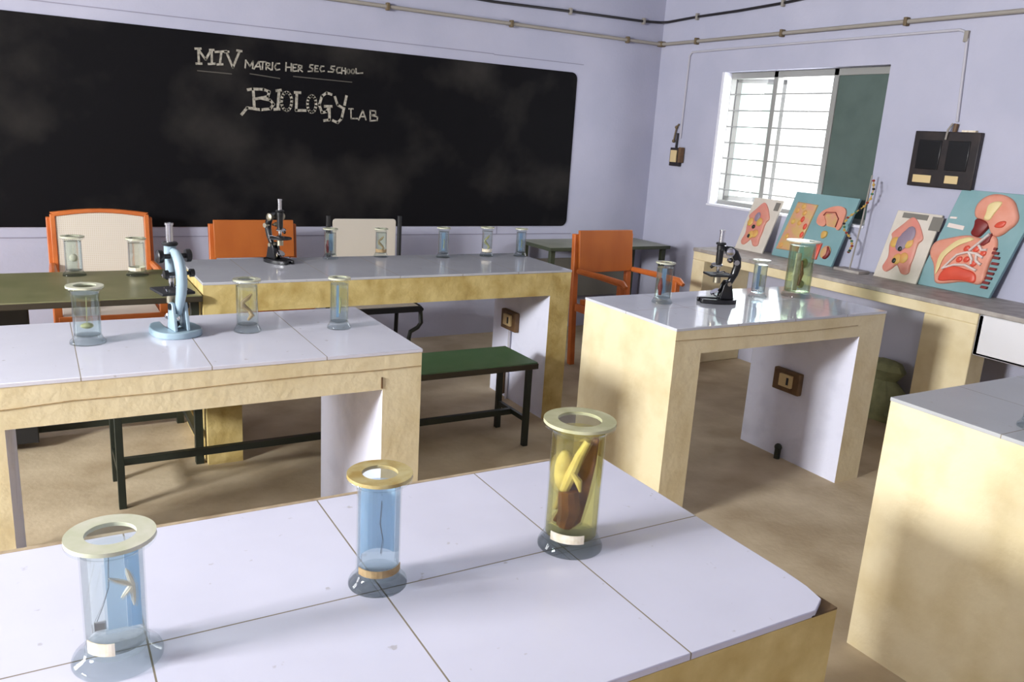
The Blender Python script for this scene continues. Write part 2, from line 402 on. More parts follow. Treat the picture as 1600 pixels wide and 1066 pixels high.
# open casement swung outwards in the far bay
ca = bpy.data.objects.new('window_casement', None); COL.objects.link(ca); ca.parent = win; ca.location = (.05, .70, .03); ca.rotation_euler = (0, 0, math.radians(-42))
m = MB()
for a, b in (((0, -.02, 0), (.36, .02, .035)), ((0, -.02, .885), (.36, .02, .92)), ((0, -.02, 0), (.035, .02, .92)), ((.325, -.02, 0), (.36, .02, .92))): m.box(a, b)
m.build('window_casement_frame', 'winframe', ca)
MB().box((.035, -.003, .035), (.325, .003, .885)).build('window_pane', 'frost', ca)
m = MB(); m.box((XR-.012, 3.40, 1.105), (XR+.22, 4.84, 1.122)); struct(m.build('trim_2', 'jamb', bevel=.003))
m = MB(); m.box((XR+.002, 4.815, 1.12), (XR+.23, 4.843, 2.10)); struct(m.build('trim_3', 'jamb', bevel=.002))
for k, (a, b, c, d) in enumerate(LWIN):
    w = bpy.data.objects.new('window_%d' % (k+2), None); COL.objects.link(w); struct(w); w.location = (XL-.1, (a+b)/2, c)
    m = MB(); hw = (b-a)/2; h = d-c
    for p, q in (((-.03, -hw, 0), (.03, -hw+.05, h)), ((-.03, hw-.05, 0), (.03, hw, h)), ((-.03, -hw, h-.05), (.03, hw, h)), ((-.03, -hw, 0), (.03, hw, .05)), ((-.03, -.025, 0), (.03, .025, h))): m.box(p, q)
    m.build('window_frame', 'winframe', w)

# ------------------------------------------------------------------ blackboard with chalk writing
bb = MB().prism(roundrect(-1.3, .853, 3.745, 2.045, .05), YB-.008, YB-.002).build('blackboard', 'board', smooth=False)
tag(bb, 'long black painted wall blackboard with rounded corners and chalk writing', 'blackboard')
def ribbon(m, pts, w, y0, y1):
    """flat stroke on the board: one little slab per segment, round joints"""
    for (x, z), (X, Z) in zip(pts, pts[1:]):
        dx, dz = X-x, Z-z; L = math.hypot(dx, dz)
        if L < 1e-6: continue
        ux, uz = dx/L, dz/L; nx, nz = -uz*w/2, ux*w/2; e = w*.3
        x -= ux*e; z -= uz*e; X += ux*e; Z += uz*e
        m.prism([(x+nx, z+nz), (x-nx, z-nz), (X-nx, Z-nz), (X+nx, Z+nz)], y0, y1)
MTV = [[(918, 1943), (951, 1946)], [(935, 1945), (937, 1862)], [(921, 1856), (953, 1859)], [(935, 1941), (977, 1885), (1011, 1944)], [(1015, 1945), (1013, 1866)], [(993, 1860), (1031, 1866)], [(1003, 1944), (1027, 1946)], [(1035, 1935), (1104, 1946)], [(1072, 1940), (1061, 1865)], [(1045, 1862), (1078, 1866)], [(1100, 1945), (1139, 1852), (1183, 1956)], [(1166, 1957), (1195, 1955)], [(1092, 1940), (1116, 1944)]]
SCHOOL = [[(1219, 1904), (1214, 1856)], [(1219, 1904), (1244, 1869), (1265, 1904), (1260, 1857)], [(1269, 1855), (1299, 1903), (1311, 1856)], [(1277, 1870), (1310, 1873)], [(1303, 1902), (1342, 1905)], [(1325, 1904), (1321, 1857)], [(1345, 1858), (1346, 1901), (1370, 1897), (1367, 1885), (1346, 1878), (1376, 1859)], [(1387, 1905), (1383, 1859)], [(1432, 1903), (1411, 1901), (1399, 1879), (1410, 1861), (1432, 1867)], [(1474, 1913), (1471, 1860)], [(1507, 1910), (1505, 1862)], [(1472, 1884), (1507, 1887)], [(1543, 1907), (1519, 1905), (1516, 1863), (1542, 1867)], [(1517, 1885), (1536, 1887)], [(1552, 1865), (1554, 1905), (1576, 1902), (1574, 1888), (1552, 1884), (1580, 1866)], [(1650, 1914), (1632, 1913), (1628, 1898), (1648, 1891), (1644, 1874), (1617, 1871)], [(1684, 1911), (1664, 1911), (1662, 1874), (1684, 1876)], [(1663, 1893), (1680, 1894)], [(1723, 1912), (1705, 1911), (1696, 1893), (1705, 1877), (1726, 1883)], [(1797, 1919), (1774, 1917), (1770, 1902), (1793, 1897), (1784, 1881), (1751, 1881)], [(1835, 1914), (1816, 1912), (1809, 1894), (1816, 1878), (1838, 1882)], [(1847, 1915), (1844, 1876)], [(1870, 1914), (1870, 1876)], [(1846, 1895), (1870, 1897)], [(1891, 1908), (1898, 1906), (1901, 1900), (1901, 1891), (1898, 1884), (1892, 1881), (1886, 1883), (1882, 1889), (1882, 1898), (1885, 1905), (1891, 1908)], [(1923, 1911), (1929, 1909), (1933, 1902), (1933, 1894), (1929, 1886), (1923, 1883), (1917, 1885), (1913, 1892), (1913, 1901), (1917, 1908), (1923, 1911)], [(1944, 1917), (1946, 1886), (1992, 1893)]]
UNDER = [[(927, 1815), (1130, 1813)], [(1243, 1824), (1432, 1811)], [(1520, 1831), (1916, 1827)]]
BIO = [[(1262, 1730), (1267, 1617)], [(1228, 1725), (1258, 1732), (1326, 1735), (1363, 1723), (1354, 1692), (1274, 1672)], [(1308, 1679), (1369, 1671), (1390, 1647), (1368, 1617), (1307, 1607), (1222, 1614), (1187, 1570)], [(1426, 1734), (1416, 1619)], [(1409, 1733), (1438, 1739)], [(1394, 1615), (1428, 1619)], [(1475, 1729), (1489, 1724), (1501, 1709), (1508, 1686), (1507, 1661), (1501, 1637), (1489, 1620), (1474, 1614), (1459, 1619), (1448, 1634), (1441, 1656), (1442, 1682), (1448, 1705), (1460, 1722), (1475, 1729)], [(1542, 1730), (1537, 1618), (1600, 1622)], [(1528, 1731), (1566, 1732)], [(1641, 1720), (1654, 1715), (1664, 1701), (1670, 1680), (1670, 1656), (1664, 1634), (1654, 1618), (1641, 1612), (1628, 1616), (1618, 1631), (1613, 1652), (1613, 1676), (1618, 1698), (1629, 1713), (1641, 1720)], [(1775, 1737), (1742, 1745), (1710, 1721), (1692, 1663), (1710, 1616), (1743, 1623), (1759, 1654)], [(1729, 1657), (1777, 1660)], [(1762, 1659), (1762, 1571), (1725, 1564)], [(1799, 1723), (1818, 1672), (1851, 1656)], [(1879, 1734), (1865, 1666), (1847, 1585), (1819, 1556), (1786, 1568)]]
LAB = [[(1911, 1653), (1914, 1589), (1960, 1592)], [(1897, 1652), (1928, 1654)], [(1968, 1583), (1996, 1648), (2021, 1586)], [(1977, 1606), (2014, 1608)], [(2051, 1582), (2050, 1651), (2089, 1650), (2090, 1627), (2055, 1620), (2105, 1611), (2101, 1588), (2051, 1582)]]
for nm, strokes, w, mt in [('school_initials_lettering', MTV, None, 'chalk'), *[('school_name_lettering', SCHOOL[a:b], None, 'chalk') for a, b in ((0, 9), (9, 15), (15, 19), (19, 99))], ('subject_lettering', BIO, None, 'chalk'), ('lab_lettering', LAB, None, 'chalk')] + [('chalk_underline', [u], .006, 'chalk_faint') for u in UNDER]:
    m = MB()
    for i, s in enumerate(strokes):
        ww = w or (.013 if s in MTV else .0085 if s in SCHOOL else .017 if s in BIO else .0095)
        ribbon(m, [(x/1000, z/1000) for x, z in s], ww, YB-.0095-.0001*(i % 5), YB-.008)
    m.build(nm, mt, bb, smooth=False)

# ------------------------------------------------------------------ masonry lab tables with tiled tops
def lab_table(label, x0, x1, y0, y1, H, legs, beam, xs, ys, rough=.13, toprgb=(222, 222, 234), body='cream', chip=False, lip=.0):
    """loc at the front-left foot; legs = list of (xa, xb); beam = underside height of the slab"""
    t = thing('lab_table', label, 'table', (x0, y0, 0), 0, 'tiled masonry lab tables')
    X, Y = x1-x0, y1-y0
    poly = [(0, 0), (X, 0), (X, Y-lip), (0, Y-lip)]
    if chip: poly = [(0, .002), (X-.055, .002), (X-.018, .022), (X-.008, .060), (X-.004, .11), (X-.002, Y-.010), (0, Y-.010)]
    MB().prism(poly, H-.012, H, 'xy').build('tiled_top', tile_mat('glazed_tiles', toprgb, [v-x0 for v in xs], [v-y0 for v in ys], rough=rough), t, bevel=.0015)
    MB().box((.002, .002, beam), (X-.002, Y-.002, H-.012)).build('fascia', body, t, smooth=False)
    for a, b in legs:
        m = MB(); m.box((a-x0, .002, 0), (b-x0, Y-.002, beam))
        o = m.build('leg', [body, 'inner'], t, smooth=False)
        for p in o.data.polygons:
            inner = (p.normal.x > .9 and b < x1-.2) or (p.normal.x < -.9 and a > x0+.2)
            if inner: p.material_index = 1
    return t
t1 = lab_table('large white tiled lab table nearest the viewer, corner tile chipped, three jars on it', -.72, 1.085, .738, 1.432, .85, [(-.72, -.58), (.95, 1.083)], .70, [.0905, .4285, .7685], [1.076], .22, (215, 215, 231), 'cream_old', True)
MB().box((0, .684, .83), (1.803, .696, .8497)).build('mortar_edge', 'mortar_lip', t1, bevel=.002)
MB().prism([(1.743, .002), (1.803, .002), (1.803, .075)], .838, .8415, 'xy').build('broken_tile_bed', 'mortar', t1)
t2 = lab_table('white tiled lab table carrying the pale blue microscope and three clear jars', -.30, 1.075, 2.388, 3.055, .85, [(-.30, -.112), (.937, 1.073)], .722, [-.265, .073, .411, .7515], [], .14)
t3 = lab_table('shorter tiled lab table on the right with black microscope and large green jar', 2.155, 3.45, 2.372, 3.005, .85, [(2.157, 2.30), (3.28, 3.448)], .738, [2.49, 2.83, 3.17], [2.70], .07, (206, 208, 216))
t4 = lab_table('rear tiled lab table in front of the blackboard with five jars', .602, 2.53, 3.671, 4.29, .85, [(.604, .757), (2.398, 2.528)], .712, [.84, 1.18, 1.52, 1.86, 2.19], [], .12, (192, 193, 200), 'cream_old')
t5 = lab_table('tiled lab table cut by the right edge of the picture', 2.21, 3.75, .78, 1.458, .85, [(2.212, 2.9), (3.60, 3.748)], .70, [2.55, 2.89, 3.23], [1.12], .35, (178, 180, 182))
# hairline cracks along the fascia of the middle-left and right tables
for t, pts in ((t2, [(.02, .775), (.2, .778), (.35, .786), (.55, .785), (.75, .79), (1.0, .793), (1.2, .79), (1.37, .792)]), (t3, [(.0, .80), (.2, .797), (.5, .792), (.8, .79), (1.1, .793)])):
    m = MB(); ribbon(m, pts, .0012, -.0004, .004); m.build('hairline_crack', 'spectan', t, smooth=False)
MB().box((1.232, -.001, .727), (1.237, .004, .765)).build('paint_gap', 'switch_brown', t2, smooth=False)

# ------------------------------------------------------------------ wall counter with sink on the right
ct = thing('wall_counter', 'long cream masonry counter under the window holding the anatomical models', 'counter', (4.10, 2.31, 0))
MB().box((-.008, -.62, .815), (XR-4.10, 2.12, .84)).build('counter_top', 'slab', ct, bevel=.004)
MB().box((.002, .0, .757), (XR-4.10, 2.12, .815)).build('fascia', 'cream', ct, bevel=.004)
MB().box((.0, .0, 0), (.14, .29, .757)).build('leg', 'cream', ct, bevel=.006)
MB().box((.0, 2.0, 0), (XR-4.10, 2.12, .757)).build('leg', 'cream', ct, bevel=.006)
sk = thing('sink', 'white ceramic sink set into the right end of the wall counter', 'sink', (4.105, 1.72, .6))
m = MB(); m.box((0, 0, 0), (.40, .589, .02)); m.box((0, 0, 0), (.025, .589, .212)); m.box((.375, 0, 0), (.40, .589, .212)); m.box((0, 0, 0), (.40, .025, .212)); m.box((0, .56, 0), (.40, .589, .212))
m.build('basin', 'ceramic', sk, bevel=.006)
MB().tube([(.1, .33, 0), (.1, .33, -.1), (.12, .33, -.16), (.18, .33, -.17), (.25, .33, -.12), (.4, .33, -.12)], .02, 10).build('drain_pipe', 'pipe_white', sk)
MB().cyl((.1, .33, -.045), .03, .045, 14).build('drain_fitting', 'switch_brown', sk)
# olive sack on the floor under the counter
m = MB(); m.lathe([(0, 0), (.15, 0), (.185, .05), (.17, .13), (.11, .20), (.075, .235), (.105, .275), (.125, .30), (.10, .335), (.05, .352), (0, .355)], 22)
for v in m.bm.verts:
    a = math.atan2(v.co.y, v.co.x); k = 1+.07*math.sin(5*a+v.co.z*14)+.04*math.sin(9*a); v.co.x *= k*.66; v.co.y *= k*1.12; v.co.z *= 1.03
o = m.build('sack', 'sack'); o.location = (4.42, 2.985, 0)
tag(o, 'olive cloth sack tied at the neck standing under the wall counter', 'sack')

# ------------------------------------------------------------------ wall wiring
def clips(m_parent, spots, r, mt):
    for p, ax in spots:
        m = MB(); x, y, z = p
        if ax == 'x': m.box((x-.011, y-r-.006, z-.024), (x+.011, min(y+r+.004, YB-.0005), z+.024))
        else: m.box((x-r-.006, y-.011, z-.024), (min(x+r+.004, XR-.0005), y+.011, z+.024))
        m.build('saddle_clip', mt, m_parent, bevel=.003)
cp = thing('conduit', 'thick grey conduit pipe running around the corner along both walls', 'pipe', (0, 0, 0))
R = .013; py = YB-.02; px = XR-.02
MB().tube([(-1.6, py, 2.335), (px-.06, py, 2.335), (px-.02, py-.02, 2.335), (px, py-.06, 2.335), (px, -1.2, 2.338)], R, 12).build('pipe', 'pipe', cp)
clips(cp, [((x, py, 2.335), 'x') for x in (-.6, .3, 1.25, 2.157, 3.12, 4.19)] + [((px, y, 2.336), 'y') for y in (5.14, 4.28, 3.327, 2.3, 1.4)], R, 'clip')
MB().box((px-.035, py-.035, 2.315), (px+.02, py+.02, 2.357)).build('elbow', 'clip', cp, bevel=.008)
cb = thing('cable', 'thin black cable sagging along both walls above the grey conduit', 'cable', (0, 0, 0))
pts = [(-1.0, YB-.012, 2.62)]
xs = [1.4, 2.5, 2.967, 3.632, 4.34]; zs = [2.54, 2.475, 2.468, 2.482, 2.492]
pts += [(x, YB-.012, z) for x, z in zip(xs, zs)] + [(XR-.05, YB-.02, 2.502), (XR-.015, YB-.07, 2.505), (XR-.012, 5.17, 2.518), (XR-.012, 4.75, 2.522), (XR-.012, 4.313, 2.535), (XR-.012, 3.0, 2.62), (XR-.012, 1.5, 2.66)]
MB().tube(pts, .0095, 8).build('wire', 'cable', cb)
clips(cb, [((x, YB-.012, z), 'x') for x, z in ((3.632, 2.482), (4.34, 2.492))] + [((XR-.012, y, z), 'y') for y, z in ((5.17, 2.518), (4.313, 2.535))], .009, 'pipe')
tc_ = thing('switch_conduit', 'thin painted conduit arching over the window between the two switch boards', 'pipe', (0, 0, 0))
xw = XR-.009
MB().tube([(xw, 5.222, 1.60), (xw, 5.215, 2.23), (xw, 5.19, 2.258), (xw, 4.8, 2.262), (xw, 2.99, 2.268), (xw, 2.945, 2.25), (xw, 2.935, 2.21), (xw, 2.905, 1.77)], .008, 8).build('pipe', 'pipe_white', tc_)
MB().box((XR-.02, 2.93, 2.2), (XR, 2.955, 2.26)).build('joint', 'pipe', tc_, bevel=.003)
# small switch by the corner
sw = thing('switch_box', 'small dark wall switch with ivory plate left of the window', 'switch', (XR, 5.24, 1.38))
MB().box((-.035, -.055, 0), (0, .06, .145)).build('back_box', 'bwood', sw, bevel=.004)
MB().box((-.046, -.03, .03), (-.034, .042, .125)).build('switch_plate', 'ivory', sw, bevel=.003)
MB().box((-.05, -.085, .03), (-.01, -.055, .15)).build('side_cover', 'switch_brown', sw, bevel=.004)
MB().tube([(-.015, .015, .145), (-.015, .01, .26)], .009, 8).build('cable_end', 'cable', sw)
hk = thing('wire_loop', 'short brown looped wire hanging above the small wall switch', 'wire', (XR-.012, 5.27, 1.57))
MB().tube([(0, -.02, .14), (-.004, 0, .12), (-.004, .012, .06), (-.004, .022, 0)], .007, 8).build('strand', 'clip', hk)
MB().ball((-.004, .004, .115), .014).build('bead', 'clip', hk)
MB().ball((-.004, .022, .006), .014).build('bead', 'clip', hk)
# distribution board
db = thing('distribution_board', 'square black wooden distribution board on the right wall with two cream labels', 'switchboard', (XR, 2.935, 1.40))
MB().box((-.032, -.20, 0), (0, .20, .315)).build('cabinet', 'bwood', db, bevel=.005)
m = MB()
m.box((-.037, .02, .1), (-.031, .165, .265)); m.box((-.037, -.15, .1), (-.031, -.02, .265))
m.build('door_panel', 'black', db, bevel=.003)
MB().box((-.038, .05, .022), (-.031, .165, .066)).build('cream_label', 'ivory', db, bevel=.002)
MB().box((-.038, -.115, .028), (-.031, -.035, .072)).build('cream_label', 'ivory', db, bevel=.002)
MB().tube([(-.016, -.03, .315), (-.016, -.035, .36)], .012, 8).build('cable_gland', 'switch_brown', db)
MB().tube([(-.016, -.012, .36), (-.04, -.005, .325), (-.042, -.002, .27)], .006, 8).build('wire', 'pipe', db)
MB().box((-.028, -.16, .315), (-.005, -.08, .325)).build('paper_scrap', 'paper', db)

def table_switch(loc, label, sx_):
    s = thing('socket_box', label, 'switch', loc)
    MB().box((-.03, -.085, 0), (0, .085, .115)).build('wooden_block', 'switch_brown', s, bevel=.006)
    MB().box((-.045, -.045, .03), (-.028, .035, .095)).build('socket_plate', 'ivory', s, bevel=.003)
    MB().box((-.048, -.028, .045), (-.044, -.016, .082)).build('rocker', 'blackm', s)
    return s
table_switch((3.28, 2.73, .36), 'brown wooden socket block on the inner leg of the right table', 1)
table_switch((2.398, 4.06, .43), 'brown wooden socket block on the inner leg of the rear table', 1)
o = MB().tube([(2.385, 4.06, 0), (2.385, 4.06, .43)], .009, 8).build('conduit', 'pipe_white'); tag(o, 'thin conduit rising to the socket block under the rear table', 'pipe')
o = MB().tube([(2.37, 4.09, .03), (2.37, 4.09, .1), (2.375, 4.1, .17)], .02, 8).build('pipe_stub', 'switch_brown'); tag(o, 'dark pipe stub at the foot of the rear table leg', 'pipe')
m = MB(); m.tube([(3.255, 2.72, 0), (3.255, 2.72, .06)], .016, 10).ball((3.255, 2.72, .062), .02)
o = m.build('pipe_stub', 'greendark'); tag(o, 'short pipe stub sticking out of the floor under the right table', 'pipe')

# ------------------------------------------------------------------ jars
def jar(label, x, y, z, rt, rf, rim, h, liquid, wax='wax', content=None, level=None, rz=0, n=40, name='specimen_jar'):
    """glass cylinder on a flared foot, flanged mouth sealed with a glass lid; content(parent, inner radius, height) adds what is mounted inside"""
    t = thing(name, label, 'jar', (x, y, z), rz, 'glass specimen jars')
    w = max(.0025, rt*.06)
    out = [(0, 0), (rf, 0), (rf, .004), (rf*.97, .008), (rt*1.12, .014), (rt*1.02, .022), (rt, .032), (rt, h-.03), (rt*1.03, h-.018), (rim*.86, h-.011), (rim*.98, h-.009), (rim, h-.006), (rim*.98, h-.004)]
    inn = [(rt-w, h-.004), (rt-w, .026), (rt*.6, .021), (0, .020)]
    MB().lathe(out[5:]+inn+[(0, .018), (rt*1.02, .018), out[5]], n).build('glass_body', 'glass', t, angle=50)
    MB().lathe(out[:6]+[(0, .0178)], n).build('glass_foot', 'footglass', t, angle=50)
    lv = level or h-.022
    MB().lathe([(0, .0195), (rt*.6, .0205), (rt-w*.7, .026), (rt-w*.7, lv), (0, lv)], n).build('fluid', liquid, t, angle=50)
    MB().lathe([(0, h-.0035), (rim*.985, h-.0035), (rim*.985, h+.001), (0, h+.001)], n).build('glass_lid', 'glass', t, angle=50)
    MB().lathe([(rt*.80, h-.0038), (rim*.99, h-.0038), (rim*.99, h+.0018), (rt*.80, h+.0018), (rt*.80, h-.0038)], n).build('rim_seal', wax, t, angle=50)
    if content: content(t, rt-w*1.4, h)
    return t
def paper(t, r, z0, z1, a0, a1, mt='paper', rad=None, nm='paper_label'):
    m = MB(); R0 = rad or r*1.11+.0006; n = 10
    A, B = [], []
    for i in range(n+1):
        a = math.radians(a0+(a1-a0)*i/n)
        A.append((R0*math.cos(a), R0*math.sin(a))); B.append(((R0-.0012)*math.cos(a), (R0-.0012)*math.sin(a)))
    m.prism(A+B[::-1], z0, z1, 'xy'); return m.build(nm, mt, t, smooth=False)
def star(t, c, R_, mt, tilt=0):
    m = MB(); m.ball(c, .004, 10, (1, .6, 1))
    for a, L in ((104, .026), (150, .031), (229, .021), (272, .030)):
        a = math.radians(a)
        m.tube([(c[0]+math.cos(a)*L*s, c[1]-.001*s, c[2]+math.sin(a)*L*s) for s in (0, .35, .7, 1)], [.0034, .0036, .0028, .001], 8)
    return m.build('specimen', mt, t)
def c_star(t, r, h):
    a = math.radians(-28)
    # backing sheet in two blues, standing in the jar
    MB().box((-.009, .010, .035), (.014, .0115, h-.03)).build('backing_sheet', 'paleblue', t)
    MB().box((.0145, .008, .035), (.032, .0095, h-.026)).build('backing_strip', 'bluesheet', t)
    star(t, (.021, -.010, h*.60), 1, 'spec')
    MB().tube([(-.004, .0, h-.03), (-.006, -.004, h*.6), (-.014, -.006, h*.46), (-.024, -.008, h*.33)], .0006, 6).build('thread', 'thread', t)
    MB().box((-.026, -.010, .05), (-.012, -.008, .062)).build('small_tag', 'slab', t)
    paper(t, r, .026, .044, 205, 262)
def c_blue(t, r, h):
    paper(t, r, .045, h-.03, 10, 170, 'paleblue', r*.93, 'backing_sheet')
    m = MB(); m.tube([(.004, 0, h*.75), (.002, 0, h*.55), (.006, -.002, h*.4), (.004, 0, .05)], .0008, 6); m.build('thread', 'thread', t)
    paper(t, r, .026, .038, 190, 330, 'spectan')
def c_fish(t, r, h):
    m = MB()   # brown board-like skin
    m.prism([(.036, h-.03), (.026, h-.03), (.004, h*.68), (-.006, h*.52), (-.014, h*.36), (-.034, .042), (.004, .032), (.016, .045), (.026, .10), (.034, .16)], -.004, .004)
    m.build('specimen', 'specbrown', t, bevel=.003)
    MB().tube([(-.010, -.016, .11), (-.006, -.020, .075), (-.012, -.018, .045)], [.018, .02, .015], 10).build('specimen_body', 'specbrown', t)
    MB().tube([(.016, -.008, h-.035), (.004, -.012, h*.74), (-.008, -.014, h*.58), (-.020, -.014, h*.42), (-.030, -.01, h*.3)], [.006, .008, .010, .008, .003], 10).build('specimen_tail', 'spec', t)
    MB().tube([(-.006, -.02, h*.62), (.006, -.022, h*.56), (.010, -.022, h*.48)], [.004, .007, .002], 8).build('specimen_fin', 'spec', t)
    MB().ball((-.020, .004, h*.58), .03, 14, (.6, .5, 1.35)).build('specimen_belly', 'spec', t)
    paper(t, r, .024, .040, 225, 300)
def c_blob(mt, z=.45, s=(1, .8, 1.2), k=.45):
    def f(t, r, h):
        MB().ball((0, 0, h*z), r*k, 12, s).tube([(0, 0, h*z), (.002, 0, h*.8)], .0012, 6).build('specimen', mt, t)
    return f
def c_strand(mt, base=None):
    def f(t, r, h):
        rnd = random.Random(h*1000+r)
        pts = [(r*.45*math.sin(i*1.3), -r*.2*math.cos(i), h*(.22+.085*i)) for i in range(7)]
        m = MB(); m.tube(pts, [r*.12, r*.26, r*.2, r*.3, r*.18, r*.22, r*.06], 8); m.build('specimen', mt, t)
        if base: paper(t, r, .026, .044, 180, 340, base)
    return f
def c_bar(mt):
    def f(t, r, h):
        MB().tube([(-r*.5, 0, h*.2), (-r*.55, 0, h*.4), (-r*.5, 0, h*.62)], [r*.2, r*.34, r*.14], 10).build('specimen', mt, t)
        MB().box((-r*.1, r*.4, .04), (r*.6, r*.42, h-.03)).build('backing_sheet', 'bluesheet', t)
    return f
def c_sheet(mt='paleblue', w=.55):
    def f(t, r, h):
        MB().box((-r*.2, r*.45, .035), (r*w, r*.47, h-.03)).build('backing_sheet', mt, t)
        MB().tube([(0, -.004, h*.3), (.003, -.004, h*.5), (0, -.004, h*.62)], r*.1, 8).build('specimen', 'specgreen', t)
    return f
def c_plates(t, r, h):
    m = MB(); m.box((-r*.62, -.004, .03), (-r*.1, .004, h*.78)); m.build('backing_sheet', 'spec', t)
    MB().tube([(-r*.15, -.01, h*.2), (r*.05, -.012, h*.42), (-r*.08, -.01, h*.66)], [r*.1, r*.16, r*.06], 8).build('specimen', 'specbrown', t)
    MB().ball((r*.42, 0, h*.6), r*.36, 12, (1, .6, 1.2)).build('specimen_body', 'specgreen', t)
    MB().ball((r*.3, 0, .06), r*.4, 12, (1, .6, .9)).build('specimen_foot', 'specgreen', t)
# front table
jar('front-row jar, leftmost of three, with a white four-armed star specimen on blue sheet', .053, 1.066, .85, .0385, .056, .055, .178, 'water', 'wax', c_star, rz=math.radians(0))
jar('slim front-row jar of pale blue fluid with amber rim, middle of the nearest table', .430, 1.099, .85, .0345, .0465, .051, .187, 'blueliq', 'waxold', c_blue)
jar('tall front-row jar of yellow fluid holding a brown specimen', .786, 1.081, .85, .0475, .058, .0635, .235, 'yellowliq', 'waxgrey', c_fish, rz=math.radians(-36))
# left middle table
jar('clear jar left of the pale blue microscope, greenish sediment in it', .112, 2.762, .85, .040, .052, .054, .178, 'aqua', 'wax', c_blob('specgreen', .3, (1, .8, .5), .5))
jar('clear jar right of the pale blue microscope with a tan branching specimen', .597, 2.779, .85, .036, .045, .046, .178, 'water', 'wax', c_strand('spectan'))
jar('clear jar at the right end of the microscope table with a narrow blue strip', .906, 2.741, .85, .0325, .042, .039, .180, 'aqua', 'wax', c_sheet('bluesheet', .1))
# green table
jar('jar on the green table holding a round white specimen', .135, 4.229, .80, .037, .05, .051, .18, 'aqua', 'wax', c_blob('spec', .45, (1, .8, 1.1), .5))
jar('jar on the green table with a white base band, before the cane chair', .396, 4.181, .80, .037, .05, .045, .175, 'water', 'wax', lambda t, r, h: paper(t, r, .024, .040, 0, 360, 'paper'))
# rear table
for lab, x, y, rt, rm, h, lq, ct_ in (
    ('rear-table jar beside the black microscope, dark red specimen and blue sheet', 1.348, 4.235, .031, .040, .160, 'aqua', c_bar('darkred')),
    ('rear-table jar standing before the dark-framed cane chair', 1.644, 4.262, .031, .038, .155, 'aqua', c_strand('spectan', 'spectan')),
    ('rear-table jar with plain blue strip, third from the microscope', 1.992, 4.193, .030, .039, .168, 'aqua', c_sheet('bluesheet')),
    ('rear-table jar with yellowish specimen on a white base', 2.278, 4.203, .031, .041, .168, 'water', c_strand('specgreen', 'paper')),
    ('rear-table jar at the right end, bluish, before the corner desk', 2.490, 4.171, .030, .038, .163, 'blueliq', c_sheet('bluesheet'))):
    jar(lab, x, y, .85, rt, rt*1.32, rm, h, lq, 'wax', ct_, n=28)
# right table
jar('clear jar left of the black microscope with a reddish strand inside', 2.445, 2.811, .85, .0375, .047, .045, .185, 'aqua', 'wax', c_bar('darkred'))
jar('slim bluish jar between the black microscope and the large green jar', 3.047, 2.808, .85, .033, .045, .044, .182, 'blueliq', 'wax', c_sheet('paleblue'))
jar('largest jar, wide and pale green, at the right end of the microscope table', 3.285, 2.775, .85, .064, .074, .083, .278, 'greenliq', 'wax', c_plates)
jar('clear jar partly cut off by the right edge of the picture', 2.368, 1.115, .85, .036, .047, .046, .18, 'aqua', 'wax', c_sheet('paleblue'))

